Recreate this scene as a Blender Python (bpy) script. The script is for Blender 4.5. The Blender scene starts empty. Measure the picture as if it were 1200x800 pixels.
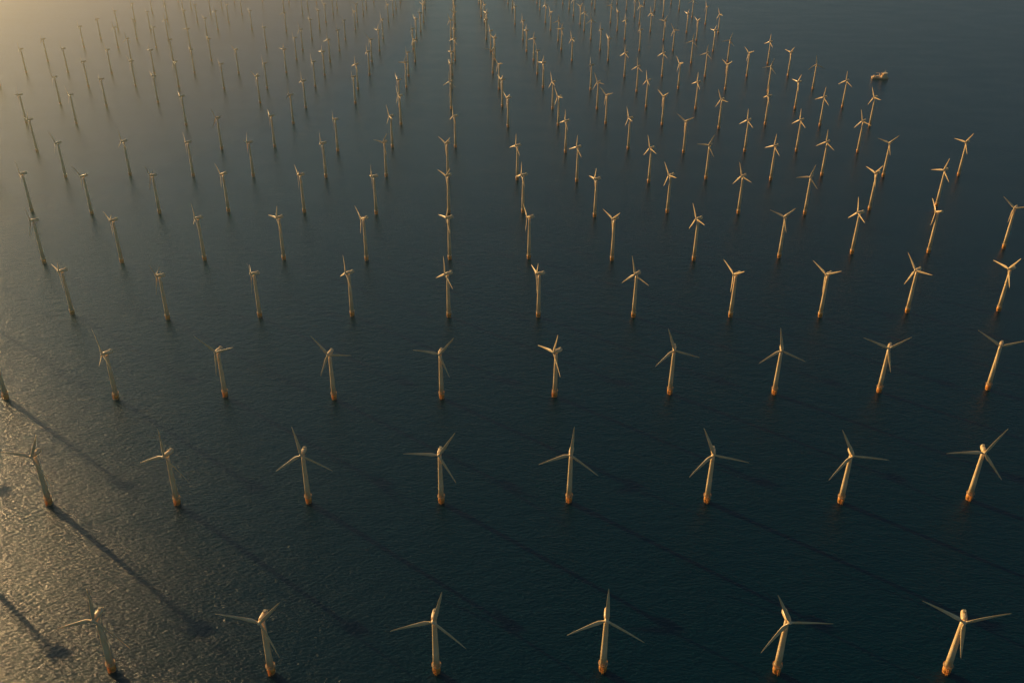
import bpy, math, random
from mathutils import Vector, Matrix
random.seed(7)
sc=bpy.context.scene
sc.view_settings.view_transform='Standard'; sc.view_settings.look='None'; sc.view_settings.exposure=0

# ---------------- materials
def mat(name):
    m=bpy.data.materials.new(name); m.use_nodes=True
    nt=m.node_tree; return m,nt,nt.nodes['Principled BSDF']
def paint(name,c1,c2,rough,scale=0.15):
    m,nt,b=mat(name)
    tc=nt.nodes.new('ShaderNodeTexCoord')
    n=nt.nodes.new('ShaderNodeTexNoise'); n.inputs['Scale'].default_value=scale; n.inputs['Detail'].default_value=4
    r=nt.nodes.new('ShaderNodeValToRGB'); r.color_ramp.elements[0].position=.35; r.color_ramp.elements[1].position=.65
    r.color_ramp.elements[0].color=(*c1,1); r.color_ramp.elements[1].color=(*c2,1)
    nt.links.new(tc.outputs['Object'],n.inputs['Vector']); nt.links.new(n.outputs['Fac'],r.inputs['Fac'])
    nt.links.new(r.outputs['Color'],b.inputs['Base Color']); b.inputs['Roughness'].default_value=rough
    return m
M_suntint=paint('turbine_paint_sun_tint',(.92,.60,.26),(.95,.70,.37),.35)  # white coating tinted gold: warm sunlight is put into the base colour
M_yel=paint('foundation_yellow',(.90,.33,.05),(.94,.42,.08),.5,.5)
M_dark=paint('waterline_growth',(.45,.17,.03),(.65,.26,.05),.8,.8)
M_grey=paint('grating_grey',(.5,.42,.25),(.6,.5,.3),.6,1)
TM=[M_suntint,M_yel,M_dark,M_grey]

class MB:
    def __init__(s): s.v=[];s.f=[];s.m=[];s.s=[]
    def ring_loft(s,rings,mi,smooth=True,cap=(True,True)):
        n=len(rings[0]); b=len(s.v)
        for r in rings: s.v+= [tuple(p) for p in r]
        for i in range(len(rings)-1):
            for j in range(n):
                k=(j+1)%n
                s.f.append((b+i*n+j,b+i*n+k,b+(i+1)*n+k,b+(i+1)*n+j)); s.m.append(mi); s.s.append(smooth)
        if cap[0]: s.f.append(tuple(b+j for j in reversed(range(n)))); s.m.append(mi); s.s.append(False)
        if cap[1]: s.f.append(tuple(b+(len(rings)-1)*n+j for j in range(n))); s.m.append(mi); s.s.append(False)
    def lathe(s,prof,mi,n=20,c=(0,0),smooth=True):
        s.ring_loft([[(c[0]+r*math.cos(2*math.pi*j/n),c[1]+r*math.sin(2*math.pi*j/n),z) for j in range(n)] for r,z in prof],mi,smooth)
    def box(s,lo,hi,mi):
        x0,y0,z0=lo;x1,y1,z1=hi
        a=[(x0,y0,z0),(x1,y0,z0),(x1,y1,z0),(x0,y1,z0)];b=[(x0,y0,z1),(x1,y0,z1),(x1,y1,z1),(x0,y1,z1)]
        s.ring_loft([a,b],mi,False)
    def mesh(s,name,mats):
        me=bpy.data.meshes.new(name); me.from_pydata(s.v,[],s.f)
        for m in mats: me.materials.append(m)
        me.polygons.foreach_set('material_index',s.m); me.polygons.foreach_set('use_smooth',s.s)
        me.update(); return me

def turbine_mesh(phase,HUB=90.0,detail=True,BL=1.0):
    """rotor faces -Y; phase = clockwise angle (deg) of first blade from vertical seen from -Y"""
    b=MB(); T=HUB-4; P=11.0
    b.lathe([(4.2,-8),(4.2,2.6)],2)
    b.lathe([(4.6,2.6),(4.6,P)],1)
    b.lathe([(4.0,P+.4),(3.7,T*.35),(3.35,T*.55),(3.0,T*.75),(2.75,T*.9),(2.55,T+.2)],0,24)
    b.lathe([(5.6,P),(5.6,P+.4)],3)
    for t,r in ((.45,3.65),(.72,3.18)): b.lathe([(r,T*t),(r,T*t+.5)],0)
    if detail:
        for j in range(12):
            a=2*math.pi*j/12; x,y=5.4*math.cos(a),5.4*math.sin(a)
            b.box((x-.08,y-.08,P+.4),(x+.08,y+.08,P+1.7),1)
        n=24
        for z in (P+1,P+1.7):
            b.ring_loft([[((5.4+dr)*math.cos(2*math.pi*j/n),(5.4+dr)*math.sin(2*math.pi*j/n),z+dz) for j in range(n)] for dr,dz in ((-.1,0),(.1,0),(.1,.15),(-.1,.15),(-.1,0))],1,False,(False,False))
        for x in (-.9,.9): b.lathe([(.35,-3),(.35,P-1)],1,8,(x,-5.8))
        for z in (1.5,5,8.5): b.box((-.9,-5.8,z),(.9,-4.4,z+.3),1)
    def sect(y,w,h,zc,n=16,p=3.2):
        o=[]
        for j in range(n):
            a=2*math.pi*j/n; c,s_=math.cos(a),math.sin(a)
            o.append((w*math.copysign(abs(c)**(2/p),c),y,zc+HUB+h*math.copysign(abs(s_)**(2/p),s_)))
        return o
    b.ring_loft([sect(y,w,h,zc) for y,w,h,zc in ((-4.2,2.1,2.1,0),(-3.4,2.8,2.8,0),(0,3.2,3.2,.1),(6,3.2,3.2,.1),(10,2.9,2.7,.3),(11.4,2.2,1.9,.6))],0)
    b.box((-1.6,6.2,HUB+3.2),(1.6,9.4,HUB+4.9),3)
    b.lathe([(.12,HUB+3),(.08,HUB+7)],3,6,(0,4.5))
    def circ(y,r,n=16): return [(r*math.cos(2*math.pi*j/n),y,HUB+r*math.sin(2*math.pi*j/n)) for j in range(n)]
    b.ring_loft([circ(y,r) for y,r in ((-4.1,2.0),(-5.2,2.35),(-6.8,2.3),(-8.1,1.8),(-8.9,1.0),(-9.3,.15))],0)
    st=[(0.8,1.2,1.2,0),(3,1.3,1.15,0),(6,1.9,.95,16),(10,2.5,.72,13),(16,2.25,.54,9),(24,1.85,.42,6),(32,1.45,.3,3.5),(40,1.1,.21,2),(46,.75,.14,1),(50,.42,.08,0),(51.5,.1,.03,0)]
    for k in range(3):
        ang=math.radians(phase+120*k); R=Matrix.Rotation(ang,3,'Y'); rings=[]
        for r,hc,ht,tw in st:
            r*=BL; t=math.radians(tw+4); ring=[]
            for j in range(12):
                a=2*math.pi*j/12
                x=hc*math.cos(a)+(hc-1.25)*.45; y=ht*math.sin(a)*(1+.35*math.cos(a))
                X=x*math.cos(t)-y*math.sin(t); Y=x*math.sin(t)+y*math.cos(t)
                p=R@Vector((X,Y-6.6-.0012*r*r,r)); ring.append((p.x,p.y,p.z+HUB))
            rings.append(ring)
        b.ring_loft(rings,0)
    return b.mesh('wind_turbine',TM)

# ---------------- camera
F,CX,CY,CZ,YAW,PIT,ROL=1029.139,63.183,-717.166,816.466,.02136,.48921,.00721
S,S2,K=193.748,311.104,-11.89
d=Vector((math.sin(YAW)*math.cos(PIT),math.cos(YAW)*math.cos(PIT),-math.sin(PIT)))
r=Vector((math.cos(YAW),-math.sin(YAW),0)); u=r.cross(d)
r2=r*math.cos(ROL)+u*math.sin(ROL); u2=u*math.cos(ROL)-r*math.sin(ROL)
cd=bpy.data.cameras.new('camera'); co=bpy.data.objects.new('camera',cd); sc.collection.objects.link(co)
m=Matrix((r2,u2,-d)).transposed().to_4x4(); m.translation=Vector((CX,CY,CZ)); co.matrix_world=m
cd.sensor_width=36; cd.lens=F/1200*36; cd.clip_start=1; cd.clip_end=120000
sc.camera=co

# ---------------- wind farm: regular grid with surveyed deviations (metres)
C0=[-2,-3,-4,-4,-5,-6,-5]
DEV="6,10;-3,4;-6,3;-7,3;1,-2;5,-5;|4,5;-3,3;-6,5;-5,3;-11,3;-1,1;3,-3;3,2;|6,-14;4,-15;-2,-8;-3,-18;-8,-17;-2,-13;10,-5;3,-7;0,-2;7,5;|-8,10;4,-15;-3,-5;-6,-1;2,-7;-5,-7;0,-9;10,-10;5,-11;4,9;10,16;|17,-28;5,-28;1,-13;-6,-9;-2,-15;2,-10;-2,-5;3,-16;6,-17;23,-1;16,25;14,30;22,58;|31,16;6,-4;-9,3;-21,16;-8,9;-5,-4;-3,3;5,9;4,-25;13,9;13,2;0,-5;-2,30;4,58;|-3,26;-4,17;-17,18;10,10;-2,19;-8,11;8,-14;-7,-30;15,-38;1,-5;3,-13;-20,31;-26,22;19,32"
pos={}
for rr,row in enumerate(DEV.split('|')):
    for i,t in enumerate([q for q in row.split(';') if q]):
        ox,oy=map(int,t.split(',')); c=C0[rr]+i; pos[(c,rr)]=(c*S+rr*K+ox,rr*S2+oy)
ROT={0:[(8,-12),(38,-12),(14,-5),(0,-8),(-25,5),(52,-22)],
1:[(30,-18),(5,-25),(-7,-10),(31,-8),(5,-12),(-22,-8),(-27,-5),(22,-15)],
2:[(18,-50),(-20,-50),(-54,-20),(-38,-15),(38,-10),(22,-60),(-18,-10),(-10,-15),(45,-30),(58,-35)]}
def add(mesh,x,y,yaw):
    o=bpy.data.objects.new('wind_turbine',mesh); sc.collection.objects.link(o); o.location=(x,y,0); o.rotation_euler=(0,0,math.radians(yaw)); return o
HR={0:85,1:88,2:91,3:98}
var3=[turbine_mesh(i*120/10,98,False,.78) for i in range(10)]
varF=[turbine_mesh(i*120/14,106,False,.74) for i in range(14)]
for rr in range(0,25):
    for c in range(-14,9):
        if (c,rr) in pos: x,y=pos[(c,rr)]
        elif rr<7:
            if c>4+rr or (rr>=5 and c>7): continue
            x,y=c*S+rr*K+random.uniform(-8,8),rr*S2+random.uniform(-8,8)
        else:
            if c<-10 or random.random()<(.22 if c<-3 else .08): continue
            x,y=c*S+rr*K+random.uniform(-14,14),rr*S2+random.uniform(-45,45)
        if rr in ROT and (c,rr) in pos:
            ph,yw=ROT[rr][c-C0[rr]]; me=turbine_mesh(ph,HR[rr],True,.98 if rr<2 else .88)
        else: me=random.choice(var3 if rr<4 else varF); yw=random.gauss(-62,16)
        add(me,x,y,yw)

# ---------------- supply ship
M_hull=paint('ship_hull_paint',(.75,.42,.16),(.8,.5,.2),.5,.2); M_deck=paint('ship_deck',(.75,.62,.4),(.8,.68,.46),.7,.3); M_glass=paint('ship_glass',(.02,.03,.04),(.03,.04,.05),.1)
b=MB()
def hull(z,w,l): 
    pts=[(-l,-w*.85),(-l,w*.85),(l*.35,w),(l*.7,w*.72),(l*.92,w*.28),(l+z*.25,0),(l*.92,-w*.28),(l*.7,-w*.72),(l*.35,-w)]
    return [(x,y,z) for x,y in reversed(pts)]
b.ring_loft([hull(-3,9.5,34),hull(0,11,35.5),hull(5,12,37)],0,False)
b.ring_loft([hull(5.01,11.9,36.8),hull(5.25,11.9,36.8)],1,False)
def bridge(x0,x1,w,z0,z1,mi): b.box((x0,-w,z0),(x1,w,z1),mi)
bridge(4,29,10,5.25,10,2); bridge(7,27,9.4,10,14,2); bridge(10,25,9,14,18,2)
b.box((9.8,-9.1,15.9),(25.2,9.1,17.1),3)
b.lathe([(.5,18),(.3,29)],2,8,(18,0)); b.box((16,-2.2,22),(16.6,2.2,22.5),2)
for y in (-6,6): b.lathe([(1.4,10),(1.2,19)],0,12,(5.5,y))
for x,y in ((-30,-5),(-30,4),(-21,-4),(-13,5),(-13,-5)): b.box((x,y-2.5,5.25),(x+7,y+2.5,9.2),2)
b.lathe([(1.3,5.25),(1.1,15)],2,12,(-2,8)); b.box((-18,7.5,15),(-1,8.5,16.2),2)
b.ring_loft([[(8*math.cos(t)+22,8*math.sin(t),z) for t in [2*math.pi*j/20 for j in range(20)]] for z in (18.2,18.8)],1,False)
o=bpy.data.objects.new('supply_ship',b.mesh('supply_ship',[M_hull,M_deck,M_suntint,M_glass])); sc.collection.objects.link(o)
o.location=(1824,3360,0); o.rotation_euler=(0,0,math.radians(-12)); o.scale=(1,1.6,1.4)

# ---------------- sea
W,nt,b=mat('sea_water')
tc=nt.nodes.new('ShaderNodeTexCoord'); mp=nt.nodes.new('ShaderNodeMapping'); mp.inputs['Rotation'].default_value=(0,0,math.radians(35)); mp.inputs['Scale'].default_value=(1,1.9,1)
nt.links.new(tc.outputs['Object'],mp.inputs['Vector'])
def noise(scale,detail,rough=.55):
    n=nt.nodes.new('ShaderNodeTexNoise'); n.inputs['Scale'].default_value=scale; n.inputs['Detail'].default_value=detail; n.inputs['Roughness'].default_value=rough
    nt.links.new(mp.outputs['Vector'],n.inputs['Vector']); return n.outputs['Fac']
b1=nt.nodes.new('ShaderNodeBump'); b1.inputs['Distance'].default_value=2.4; b1.inputs['Strength'].default_value=.5; nt.links.new(noise(.035,3),b1.inputs['Height'])
b2=nt.nodes.new('ShaderNodeBump'); b2.inputs['Distance'].default_value=1.8; b2.inputs['Strength'].default_value=.8; nt.links.new(noise(.15,5,.62),b2.inputs['Height']); nt.links.new(b1.outputs['Normal'],b2.inputs['Normal'])
nt.links.new(b2.outputs['Normal'],b.inputs['Normal'])
# wind-streak patches change the fine roughness of the surface
rp=nt.nodes.new('ShaderNodeMapRange'); rp.inputs['From Min'].default_value=.35; rp.inputs['From Max'].default_value=.65; rp.inputs['To Min'].default_value=.17; rp.inputs['To Max'].default_value=.23
nt.links.new(noise(.004,4),rp.inputs['Value']); nt.links.new(rp.outputs[0],b.inputs['Roughness'])
b.inputs['Base Color'].default_value=(.0,.021,.031,1); b.inputs['IOR'].default_value=1.333
bm=MB(); R=50000
bm.v=[(-R,-R,0),(R,-R,0),(R,R,0),(-R,R,0)];bm.f=[(0,1,2,3)];bm.m=[0];bm.s=[False]
o=bpy.data.objects.new('sea',bm.mesh('sea',[W])); sc.collection.objects.link(o)

# ---------------- haze and a sea-fog bank
def haze(name,dens,g,col):
    H=bpy.data.materials.new(name); H.use_nodes=True; nt=H.node_tree; nt.nodes.clear()
    mo=nt.nodes.new('ShaderNodeOutputMaterial'); vs=nt.nodes.new('ShaderNodeVolumeScatter')
    vs.inputs['Density'].default_value=dens; vs.inputs['Anisotropy'].default_value=g; vs.inputs['Color'].default_value=(*col,1)
    nt.links.new(vs.outputs[0],mo.inputs['Volume']); return H
bm=MB(); bm.box((-14000,-6000,-4),(14000,16000,320),0)
o=bpy.data.objects.new('sea_haze',bm.mesh('sea_haze',[haze('haze',.85e-4,.8,(.5,.85,1))])); sc.collection.objects.link(o)
bm=MB(); n=64
bm.ring_loft([[(-4000+3600*math.cos(a)*math.cos(2*math.pi*j/n),4700+5200*math.cos(a)*math.sin(2*math.pi*j/n),400*math.sin(a)) for j in range(n)] for a in [math.radians(-6+96*i/24) for i in range(24)]],0)
o=bpy.data.objects.new('fog_bank',bm.mesh('fog_bank',[haze('fog',4.2e-4,.9,(1,.78,.42))])); sc.collection.objects.link(o)

# ---------------- light
AZ,EL=math.radians(-50),math.radians(13)
w=bpy.data.worlds.new('World'); sc.world=w; w.use_nodes=True; nt=w.node_tree
sk=nt.nodes.new('ShaderNodeTexSky'); sk.sky_type='NISHITA'; sk.sun_disc=False; sk.sun_elevation=EL; sk.sun_rotation=AZ%(2*math.pi); sk.dust_density=1.0; sk.ozone_density=3
bg=nt.nodes['Background']; bg.inputs['Strength'].default_value=.065; nt.links.new(sk.outputs[0],bg.inputs['Color'])
sd=bpy.data.lights.new('sun','SUN'); sd.energy=5; sd.angle=math.radians(.5); sd.color=(1,.70,.32)
so=bpy.data.objects.new('sun',sd); sc.collection.objects.link(so)
dirv=Vector((math.sin(AZ)*math.cos(EL),math.cos(AZ)*math.cos(EL),math.sin(EL)))
so.rotation_euler=dirv.to_track_quat('Z','Y').to_euler(); so.location=(0,0,1500)
